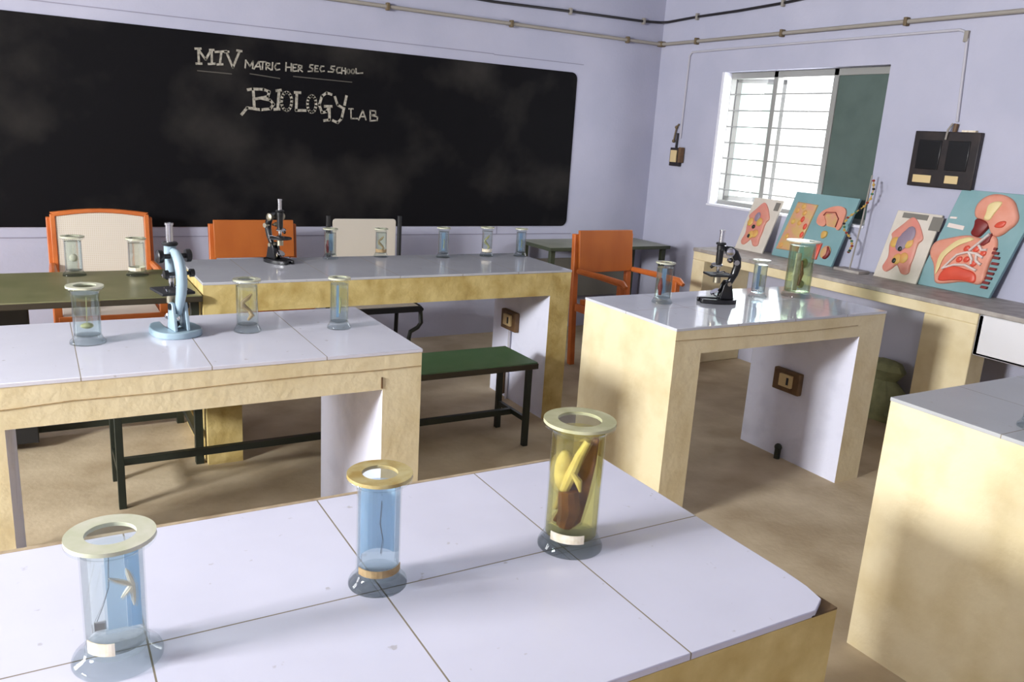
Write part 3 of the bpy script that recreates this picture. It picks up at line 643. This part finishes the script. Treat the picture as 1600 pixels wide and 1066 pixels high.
# ------------------------------------------------------------------ microscopes (facing local +x)
def microscope(label, loc, rz, enamel, k, knob='steel', stage_r=False, fw=1.0):
    t = thing('microscope', label, 'microscope', loc, rz, 'school microscopes'); t.scale = (k, k, k)
    # horseshoe foot, open to the front
    outer = [(.12, .034), (.10, .048), (.05, .062), (0, .066), (-.03, .064), (-.055, .057), (-.075, .045), (-.088, .028), (-.094, .012), (-.095, 0)]
    inner = [(.12, .014), (.05, .020), (.0, .022)]
    outer = [(x, y*fw) for x, y in outer]; inner = [(x, y*fw) for x, y in inner]
    poly = outer + [(x, -y) for x, y in outer[-2::-1]] + [(x, -y) for x, y in inner] + inner[::-1]
    MB().prism(poly, 0, .024, 'xy').build('foot', enamel, t, bevel=.004)
    m = MB()   # twin pillar plates
    for s in (-1, 1): m.prism([(-.07, .024), (.01, .024), (-.005, .10), (-.02, .125), (-.045, .125), (-.055, .09)], s*.022-.006, s*.022+.006)
    m.build('pillar', enamel, t, bevel=.003)
    MB().cyl((-.033, -.034, .11), .012, .068, 16, 'y').build('hinge_pin', knob, t)
    # curved arm
    ap = [(-.03, 0, .085), (-.048, 0, .12), (-.068, 0, .165), (-.078, 0, .205), (-.074, 0, .245), (-.056, 0, .278), (-.03, 0, .297), (.0, 0, .30)]
    def flat(p): return Vector((p.x, p.y*.85, p.z))
    MB(flat).tube(ap, [.014, .018, .021, .022, .022, .021, .019, .016], 14).build('arm', enamel, t)
    st = MB()
    if stage_r: st.cyl((.035, 0, .152), .068, .010, 28)
    else: st.box((-.045, -.058, .152), (.092, .058, .162))
    stage = st.build('stage', 'blackm', t, bevel=.002)
    m = MB()
    for s in (-1, 1): m.tube([(-.03, s*.035, .163), (-.02, s*.035, .170), (.045, s*.02, .164)], .003, 6)
    m.build('stage_clip', 'steel', stage)
    MB().cyl((.03, 0, .112), .020, .034, 18).lathe([(.012, .145), (.024, .147), (.024, .152), (.012, .152)], 18, (.03, 0, 0)).build('condenser', 'brass', t)
    mr = MB().cyl((0, 0, -.004), .026, .008, 22).build('mirror', 'mirror', t); mr.location = (.035, 0, .062); mr.rotation_euler = (0, math.radians(35), 0)
    MB().tube([(.034, -.030, .062), (.034, -.030, .045), (.02, -.022, .034), (-.01, 0, .03), (-.02, 0, .05)], .004, 8).build('mirror_fork', knob, t)
    # tube, limb, optics
    MB().lathe([(0, .215), (.017, .215), (.019, .235), (.019, .29), (.021, .292), (.021, .318), (.016, .322), (0, .322)], 22, (.03, 0, 0)).build('body_tube', enamel if enamel == 'bluegrey' else 'black', t)
    MB().cyl((.03, 0, .320), .0125, .075, 20).lathe([(.0125, .393), (.015, .394), (.015, .402), (.008, .402), (.008, .398), (0, .398)], 20, (.03, 0, 0)).build('eyepiece', 'steel', t)
    MB().lathe([(0, .322), (.026, .322), (.028, .328), (.024, .334), (0, .334)], 20, (.03, 0, 0)).build('tube_collar', 'blackm', t)
    np_ = MB().lathe([(0, .205), (.030, .205), (.032, .212), (.022, .220), (0, .222)], 22, (.04, 0, 0)).build('nosepiece', 'steel', t)
    MB().lathe([(0, .168), (.006, .168), (.009, .178), (.011, .195), (.011, .206), (0, .206)], 16, (.03, 0, 0)).build('objective', 'steel', np_)
    MB().tube([(.058, .0, .208), (.074, 0, .194)], [.010, .008], 12).build('objective', 'blackm', np_)
    for s in (-1, 1):
        MB().cyl((-.008, s*.014, .288), .009, s*.028, 14, 'y').lathe([(0, s*.04), (.022, s*.04), (.024, s*.045), (.024, s*.056), (.018, s*.06), (0, s*.06)], 20, (-.008, 0, .288), 'y').build('coarse_knob', knob, t)
        MB().cyl((-.052, s*.016, .232), .007, s*.024, 12, 'y').lathe([(0, s*.038), (.015, s*.038), (.015, s*.052), (0, s*.052)], 16, (-.052, 0, .232), 'y').build('fine_knob', knob, t)
    return t
microscope('pale blue microscope with black knobs seen from behind on the left table', (.373, 2.80, .85), math.radians(101), 'bluegrey', .90, 'black', False, 1.3)
microscope('black microscope seen in profile on the right table', (2.735, 2.745, .85), math.radians(158), 'black', .84, 'steel')
microscope('small black microscope with silver eyepiece on the rear table before the blackboard', (1.045, 4.155, .85), math.radians(-62), 'black', .80, 'brass', True)

# ------------------------------------------------------------------ green table on the left, long bench
gt = thing('green_table', 'worn dark green table on the left, butted against the rear lab table', 'table', (-1.0, 3.645, 0))
MB().box((0, 0, .775), (1.597, .68, .80)).build('table_top', 'green', gt, bevel=.003)
MB().box((0, -.004, .772), (1.597, .012, .796)).build('top_edging', 'edge', gt, bevel=.002)
for x in (.02, 1.555):
    for y in (.055, .63): MB().box((x, y, 0), (x+.035, y+.035, .775)).build('leg', 'greendark', gt, bevel=.002)
MB().box((.05, .635, .03), (1.56, .655, .06)).build('rear_stretcher', 'greendark', gt)
MB().box((1.56, .06, .12), (1.585, .64, .15)).build('side_stretcher', 'greendark', gt)
o = MB().box((-.62, 4.12, .04), (-.062, 4.29, .770)).build('table_cupboard', 'blackm', None, bevel=.004)
o.parent = gt; o.location = (1.0, -3.645, 0); o.name = 'cupboard'
bn = thing('long_bench', 'long green bench standing between the left table and the rear table', 'bench', (.17, 3.335, 0))
MB().box((0, 0, .425), (1.965, .336, .45)).build('seat', 'greenbench', bn, bevel=.003)
MB().box((-.002, -.004, .415), (1.968, .012, .443)).build('seat_edging', 'edge', bn, bevel=.002)
for x in (.035, 1.915):
    for y in (.01, .30): MB().box((x, y, 0), (x+.028, y+.028, .425)).build('leg', 'greendark', bn, bevel=.002)
    MB().box((x+.004, .03, .13), (x+.022, .31, .155)).build('end_rail', 'greendark', bn)
MB().box((.05, .16, .125), (1.93, .185, .155)).build('long_stretcher', 'greendark', bn)

# ------------------------------------------------------------------ chairs (seat faces local -y; origin on the floor under the backrest)
def wood_chair(label, loc, rz, back, seat, frame, w=.48, d=.46, top=.955, bb0=.62, arms=True, arc_top=.0, inset=0.03):
    t = thing('wooden_armchair', label, 'chair', loc, rz, 'wooden armchairs')
    h = w/2
    def lean(p): return Vector((p.x, p.y+max(0, p.z-.45)*.12, p.z))
    bk = MB(lean)
    n = 8; topz = [top+arc_top*math.sin(PI*i/n) for i in range(n+1)]
    pts = [(-h+inset+(w-2*inset)*i/n, topz[i]-inset*.8) for i in range(n+1)]
    bk.prism([(h-inset, bb0), (-h+inset, bb0)] + pts, -.010, .010)
    bk.build('backrest', back, t, bevel=.003)
    if inset > .015:
        m = MB(lean)
        outer = [(-h+w*i/n, topz[i]) for i in range(n+1)]
        m.prism(outer + pts[::-1], -.018, .018)
        for s in (-1, 1): m.box((s*h-(inset if s > 0 else 0), -.018, bb0), (s*h+(inset if s < 0 else 0), .018, top-.01))
        m.build('back_frame', frame, t, bevel=.004)
    else:
        m = MB(lean)
    for s in (-1, 1):
        MB(lean).box((s*h-.02, .012, 0), (s*h+.02, .05, top-.03)).build('leg', frame, t, bevel=.004)
        MB().box((s*(h)-.02, -d, 0), (s*(h)+.02, -d+.04, .66 if arms else .44)).build('leg', frame, t, bevel=.004)
        MB().box((s*h-.012, -d+.03, .39), (s*h+.012, .02, .44)).build('side_rail', frame, t)
        if arms: MB().tube([(s*(h+.004), .02, .665), (s*(h+.006), -d*.5, .67), (s*(h+.008), -d+.0, .665), (s*(h+.008), -d-.04, .645)], [.018, .021, .023, .014], 10).build('armrest', frame, t)
    MB().box((-h+.02, -d+.002, .43), (h-.02, .01, .470)).build('seat', seat, t, bevel=.005)
    MB().box((-h+.0, -d-.006, .425), (h, -d+.03, .468)).build('front_rail', frame, t, bevel=.004)
    return t
def shift(o, names, mt):
    for c in o.children:
        if c.name.split('.')[0] in names: c['label'] = mt
ca_ = wood_chair('orange wooden armchair with woven cane back behind the green table', (.325, 5.30, 0), 0, 'cane', 'cane', 'orangefr', .52, .47, .965, .60, True, .022, .028)
wood_chair('chair with plain orange board back behind the small black microscope', (1.185, 5.22, 0), 0, 'orange', 'brownpad', 'orangefr', .50, .40, .935, .70, False, 0, .004)
wood_chair('orange board-backed armchair between the rear table and the corner desk', (3.445, 4.56, 0), math.radians(2), 'orange', 'orange', 'orangefr', .475, .46, .945, .655, True, 0, .004)
# tubular steel chair with cane back
t = thing('steel_chair', 'dark tubular steel chair with cane back behind the rear table', 'chair', (1.87, 5.15, 0), 0)
w = .245
MB().prism(roundrect(-w+.028, .60, w-.028, .955, .02), -.006, .006).build('backrest', 'cane', t, bevel=.002)
for s in (-1, 1):
    MB().tube([(s*w, 0, .975), (s*w, 0, .46), (s*w, -.06, .43), (s*w, -.36, .43), (s*w, -.41, .42)], .015, 10).build('back_tube', 'blackm', t)
    MB().tube([(s*w, -.39, .42), (s*(w+.003), -.40, .33), (s*(w-.02), -.40, .30), (s*(w-.07), -.40, .275), (s*(w-.08), -.40, .23), (s*(w-.08), -.40, 0)], .014, 10).build('leg', 'greendark', t)
    MB().tube([(s*w, 0, .46), (s*w, .03, 0)], .014, 10).build('leg', 'blackm', t)
MB().box((-w, -.41, .405), (w, -.385, .44)).build('front_rail', 'blackm', t)
MB().box((-w+.015, -.39, .425), (w-.015, .0, .445)).build('seat', 'cane', t, bevel=.004)
# corner desk
dk = thing('corner_desk', 'grey topped desk with olive steel legs in the far corner', 'desk', (3.29, 5.08, 0))
MB().box((0, 0, .732), (1.15, .46, .752)).build('desk_top', 'desk', dk, bevel=.003)
MB().box((-.003, -.006, .725), (1.153, .016, .751)).build('top_edging', 'deskgreen', dk, bevel=.002)
MB().box((-.006, .0, .725), (.014, .46, .751)).build('top_edging', 'deskgreen', dk, bevel=.002)
for x, y in ((.02, .02), (1.09, .02), (.02, .41), (1.09, .41)): MB().box((x, y, 0), (x+.04, y+.035, .73)).build('leg', 'deskgreen', dk, bevel=.002)
MB().box((.05, .42, .28), (1.1, .435, .60)).build('modesty_panel', 'greytag', dk)

# ------------------------------------------------------------------ anatomical relief boards on the counter
def relief_board(name, label, BL, BR, TL, th, mt):
    B = Vector(BL); U = Vector(BR)-B; V = Vector(TL)-B; N = U.cross(V).normalized()
    if N.x > 0: N = -N
    t = thing(name, label, 'anatomical model', BL, 0, 'anatomical relief models')
    xf = lambda p: U*p.x + V*p.z + N*p.y
    MB(xf).box((0, -th, 0), (1, 0, 1)).build('backboard', mt, t, bevel=.003)
    return t, xf
def chaikin(p, k=2):
    for _ in range(k):
        q = []
        for a, b in zip(p, p[1:]+p[:1]):
            q += [(a[0]*.75+b[0]*.25, a[1]*.75+b[1]*.25), (a[0]*.25+b[0]*.75, a[1]*.25+b[1]*.75)]
        p = q
    return p
def rel(t, xf, nm, poly, d0, d1, mt, inset=.78):
    if len(poly) > 4: poly = chaikin(poly)
    return MB(xf).dome(poly, d0, d1, inset).build(nm, mt, t, angle=60)
def blobs(t, xf, nm, cs, r, d, mt, asp):
    for c in cs: MB(xf).ball((c[0], d, c[1]), 1, 12, (r, .007, r*asp)).build(nm, mt, t)
FROG = [(.414, .933), (.581, .849), (.724, .738), (.84, .626), (.736, .566), (.771, .378), (.761, .239), (.812, .122), (.633, .09), (.509, .183), (.428, .229), (.336, .143), (.217, .08), (.083, .147), (.131, .239), (.156, .329), (.061, .479), (.08, .594), (.006, .641), (.075, .707), (.214, .805), (.311, .891)]
def frog(label, BL, BR, TL, tags, organ):
    t, xf = relief_board('frog_model', label, BL, BR, TL, .014, 'beige')
    P = [(.06+u*.9, v) for u, v in FROG]
    rel(t, xf, 'frog_body', P, 0, .014, 'frogred', .82)
    blobs(t, xf, 'organ', [(.24, .53), (.55, .55), (.43, .30), (.56, .33)], .10, .016, 'yellowp', .8)
    blobs(t, xf, 'heart', [(.42, .45), (.39, .27)], .05, .020, 'greendark', .8)
    blobs(t, xf, 'lung', [(.42, .64)] if organ == 'small' else [(.44, .60), (.5, .66), (.40, .54)], .09 if organ == 'small' else .13, .018, 'greyorg', 1.0)
    for q in tags: MB(xf).prism(q, 0, .003).build('name_tag', 'greytag', t, smooth=False)
    return t
frog('small frog dissection board leaning under the window, next to the double teal board', (4.42, 4.352, .841), (4.42, 4.085, .841), (4.525, 4.315, 1.215), [[(.80, .80), (.95, .80), (.95, .95), (.80, .95)]], 'small')
frog('frog dissection board leaning beside the large head-and-chest model', (4.445, 3.195, .841), (4.445, 2.905, .841), (4.535, 3.165, 1.248), [[(.16, .90), (.72, .90), (.72, .975), (.16, .975)], [(.82, .77), (1.06, .77), (1.06, .965), (.82, .965)]], 'big')
# two-panel teal board
t, xf = relief_board('kidney_model', 'teal relief board with skin section and kidney, below the window shutter', (4.455, 4.03, .841), (4.455, 3.52, .841), (4.538, 3.955, 1.288), .02, 'teal')
rel(t, xf, 'skin_section', [(.104, .851), (.432, .84), (.405, .121), (.05, .107)], 0, .014, 'pinkp', .93)
blobs(t, xf, 'yellow_vessel', [(.29, .70), (.16, .72), (.16, .549), (.16, .323), (.12, .175), (.234, .792), (.273, .544)], .035, .014, 'yellowp', 1.2)
blobs(t, xf, 'red_vessel', [(.30, .60), (.383, .377), (.383, .502)], .028, .015, 'red', 1.7)
kid = [(.512, .601), (.52, .738), (.64, .832), (.782, .871), (.892, .828), (.919, .699), (.915, .516), (.848, .534), (.828, .664), (.753, .749), (.627, .736), (.605, .693), (.686, .594), (.657, .537), (.571, .553)]
MB(xf).prism(chaikin(kid), 0, .014).build('kidney_arch', 'salmon', t, smooth=False)
MB(xf).prism([(.60, .69), (.627, .73), (.753, .745), (.825, .66), (.84, .55), (.70, .56)], 0, .008).build('kidney_core', 'pinkp', t, smooth=False)
m = MB(xf); m.tube([(.60, .016, .70), (.62, .016, .75), (.76, .016, .765), (.84, .016, .68), (.845, .016, .56)], .006, 8)
m.build('red_vessel', 'darkred', t)
rel(t, xf, 'yellow_duct', [(.653, .483), (.74, .494), (.759, .416), (.713, .37), (.677, .378)], 0, .012, 'yellowp')
rel(t, xf, 'muscle_strip', [(.658, .281), (.739, .307), (.75, .06), (.676, .054)], 0, .012, 'red', .85)
blobs(t, xf, 'tissue_disc', [(.84, .19)], .075, .008, 'pinkp', 1.3)
rel(t, xf, 'dark_crescent', [(.835, .294), (.898, .251), (.921, .163), (.882, .084), (.825, .094), (.871, .142), (.865, .22)], 0, .016, 'darkred', .85)
# head and chest model
t, xf = relief_board('head_and_chest_model', 'large teal board with red relief of human head and chest, rightmost model', (4.47, 2.925, .841), (4.47, 2.485, .841), (4.535, 2.79, 1.405), .025, 'teal')
rel(t, xf, 'torso', [(.393, .575), (.132, .503), (-.003, .458), (-.011, .36), (.048, .29), (.13, .236), (.21, .12), (.269, .04), (.407, .06), (.618, .119), (.881, .1), (.804, .313), (.809, .478), (.743, .579), (.645, .607), (.59, .542)], 0, .02, 'salmon', .9)
rel(t, xf, 'neck', [(.36, .745), (.527, .719), (.595, .687), (.554, .6), (.522, .549), (.393, .575), (.411, .65)], 0, .022, 'darkred', .85)
rel(t, xf, 'head', [(.316, .792), (.296, .866), (.344, .943), (.444, .983), (.585, .981), (.724, .933), (.808, .853), (.879, .775), (.869, .705), (.83, .667), (.798, .618), (.728, .577), (.645, .607), (.557, .697), (.474, .728), (.368, .734)], 0, .024, 'salmon', .85)
rel(t, xf, 'brain', [(.448, .873), (.518, .913), (.609, .916), (.616, .881), (.599, .832), (.582, .783), (.573, .722), (.482, .728), (.484, .789)], .018, .032, 'creamp', .8)
rel(t, xf, 'mouth', [(.648, .679), (.68, .728), (.779, .746), (.777, .675), (.689, .664)], .018, .030, 'red', .7)
rel(t, xf, 'throat', [(.588, .482), (.676, .621), (.696, .527), (.645, .481)], .012, .026, 'darkred', .8)
rel(t, xf, 'rib_band', [(.148, .314), (.213, .422), (.292, .505), (.423, .553), (.514, .536), (.452, .506), (.351, .46), (.272, .378), (.224, .297), (.249, .15), (.225, .122)], .012, .028, 'creamp', .9)
MB(xf).tube([(.66, .026, .60), (.60, .026, .52), (.52, .026, .42)], .016, 8).build('windpipe', 'whitep', t)
m = MB(xf)
for q in ([(.29, .20), (.39, .36), (.50, .40), (.62, .40), (.72, .37)], [(.30, .21), (.42, .26), (.55, .275), (.72, .24)], [(.62, .40), (.66, .33), (.74, .30)], [(.52, .40), (.60, .34), (.62, .29)], [(.60, .48), (.66, .44), (.72, .45)]):
    m.tube([(u, .024, v) for u, v in q], .014, 8)
m.build('lung_walls', 'whitep', t)
blobs(t, xf, 'lung_cell', [(.465, .434), (.586, .44), (.692, .41), (.44, .318), (.53, .33), (.64, .30)], .04, .022, 'red', .8)
rel(t, xf, 'diaphragm', [(.293, .081), (.288, .168), (.344, .237), (.451, .25), (.557, .238), (.679, .228), (.754, .19), (.782, .111), (.63, .126), (.477, .106), (.361, .078)], .014, .030, 'red', .85)
for u, v in [(.775, .47), (.823, .432), (.859, .389), (.881, .333), (.89, .281), (.889, .235), (.895, .189), (.894, .142), (.9, .096)]:
    MB(xf).box((u-.045, 0, v-.013), (u+.035, .018, v+.013)).build('rib_end', 'darkred', t, bevel=.002)
for q in ([(.03, .722), (.12, .725), (.12, .706), (.03, .703)], [(.05, .659), (.27, .646), (.275, .605), (.05, .617)]): MB(xf).prism(q, 0, .003).build('name_strip', 'whitep', t, smooth=False)
# beaded stand
sd = thing('bead_stand', 'upright thin rod stand with a string of coloured beads between the models', 'stand', (4.44, 3.345, .84))
MB().box((-.06, -.095, 0), (.045, .095, .018)).build('base_plate', 'slab', sd, bevel=.003)
MB().tube([(0, .02, .018), (.02, .0, .33), (.03, -.01, .60)], .005, 8).build('rod', 'pipe', sd)
pts = [(.02, -.045, .57), (.02, -.055, .52), (.02, -.045, .46), (.018, -.01, .41), (.015, .04, .37), (.012, .09, .33), (.01, .11, .29), (.01, .10, .25), (.008, .06, .22), (.006, .03, .19), (.004, .02, .16), (.002, .03, .13), (0, .035, .12)]
MB().tube([Vector(p)-Vector((.016, 0, 0)) for p in pts], .0035, 6).build('string', 'bead_yellow', sd)
names_ = ['bead_red', 'bead_yellow', 'bead_black', 'bead_green', 'bead_yellow']
for i, p in enumerate(pts):
    q = pts[min(i+1, len(pts)-1)]
    for f in (0, .5):
        c = [p[j]+(q[j]-p[j])*f for j in range(3)]; c[0] -= .016
        MB().ball(c, .010, 8, (1, 1, .8)).build('bead', names_[(i*2+int(f*2)) % 5], sd)
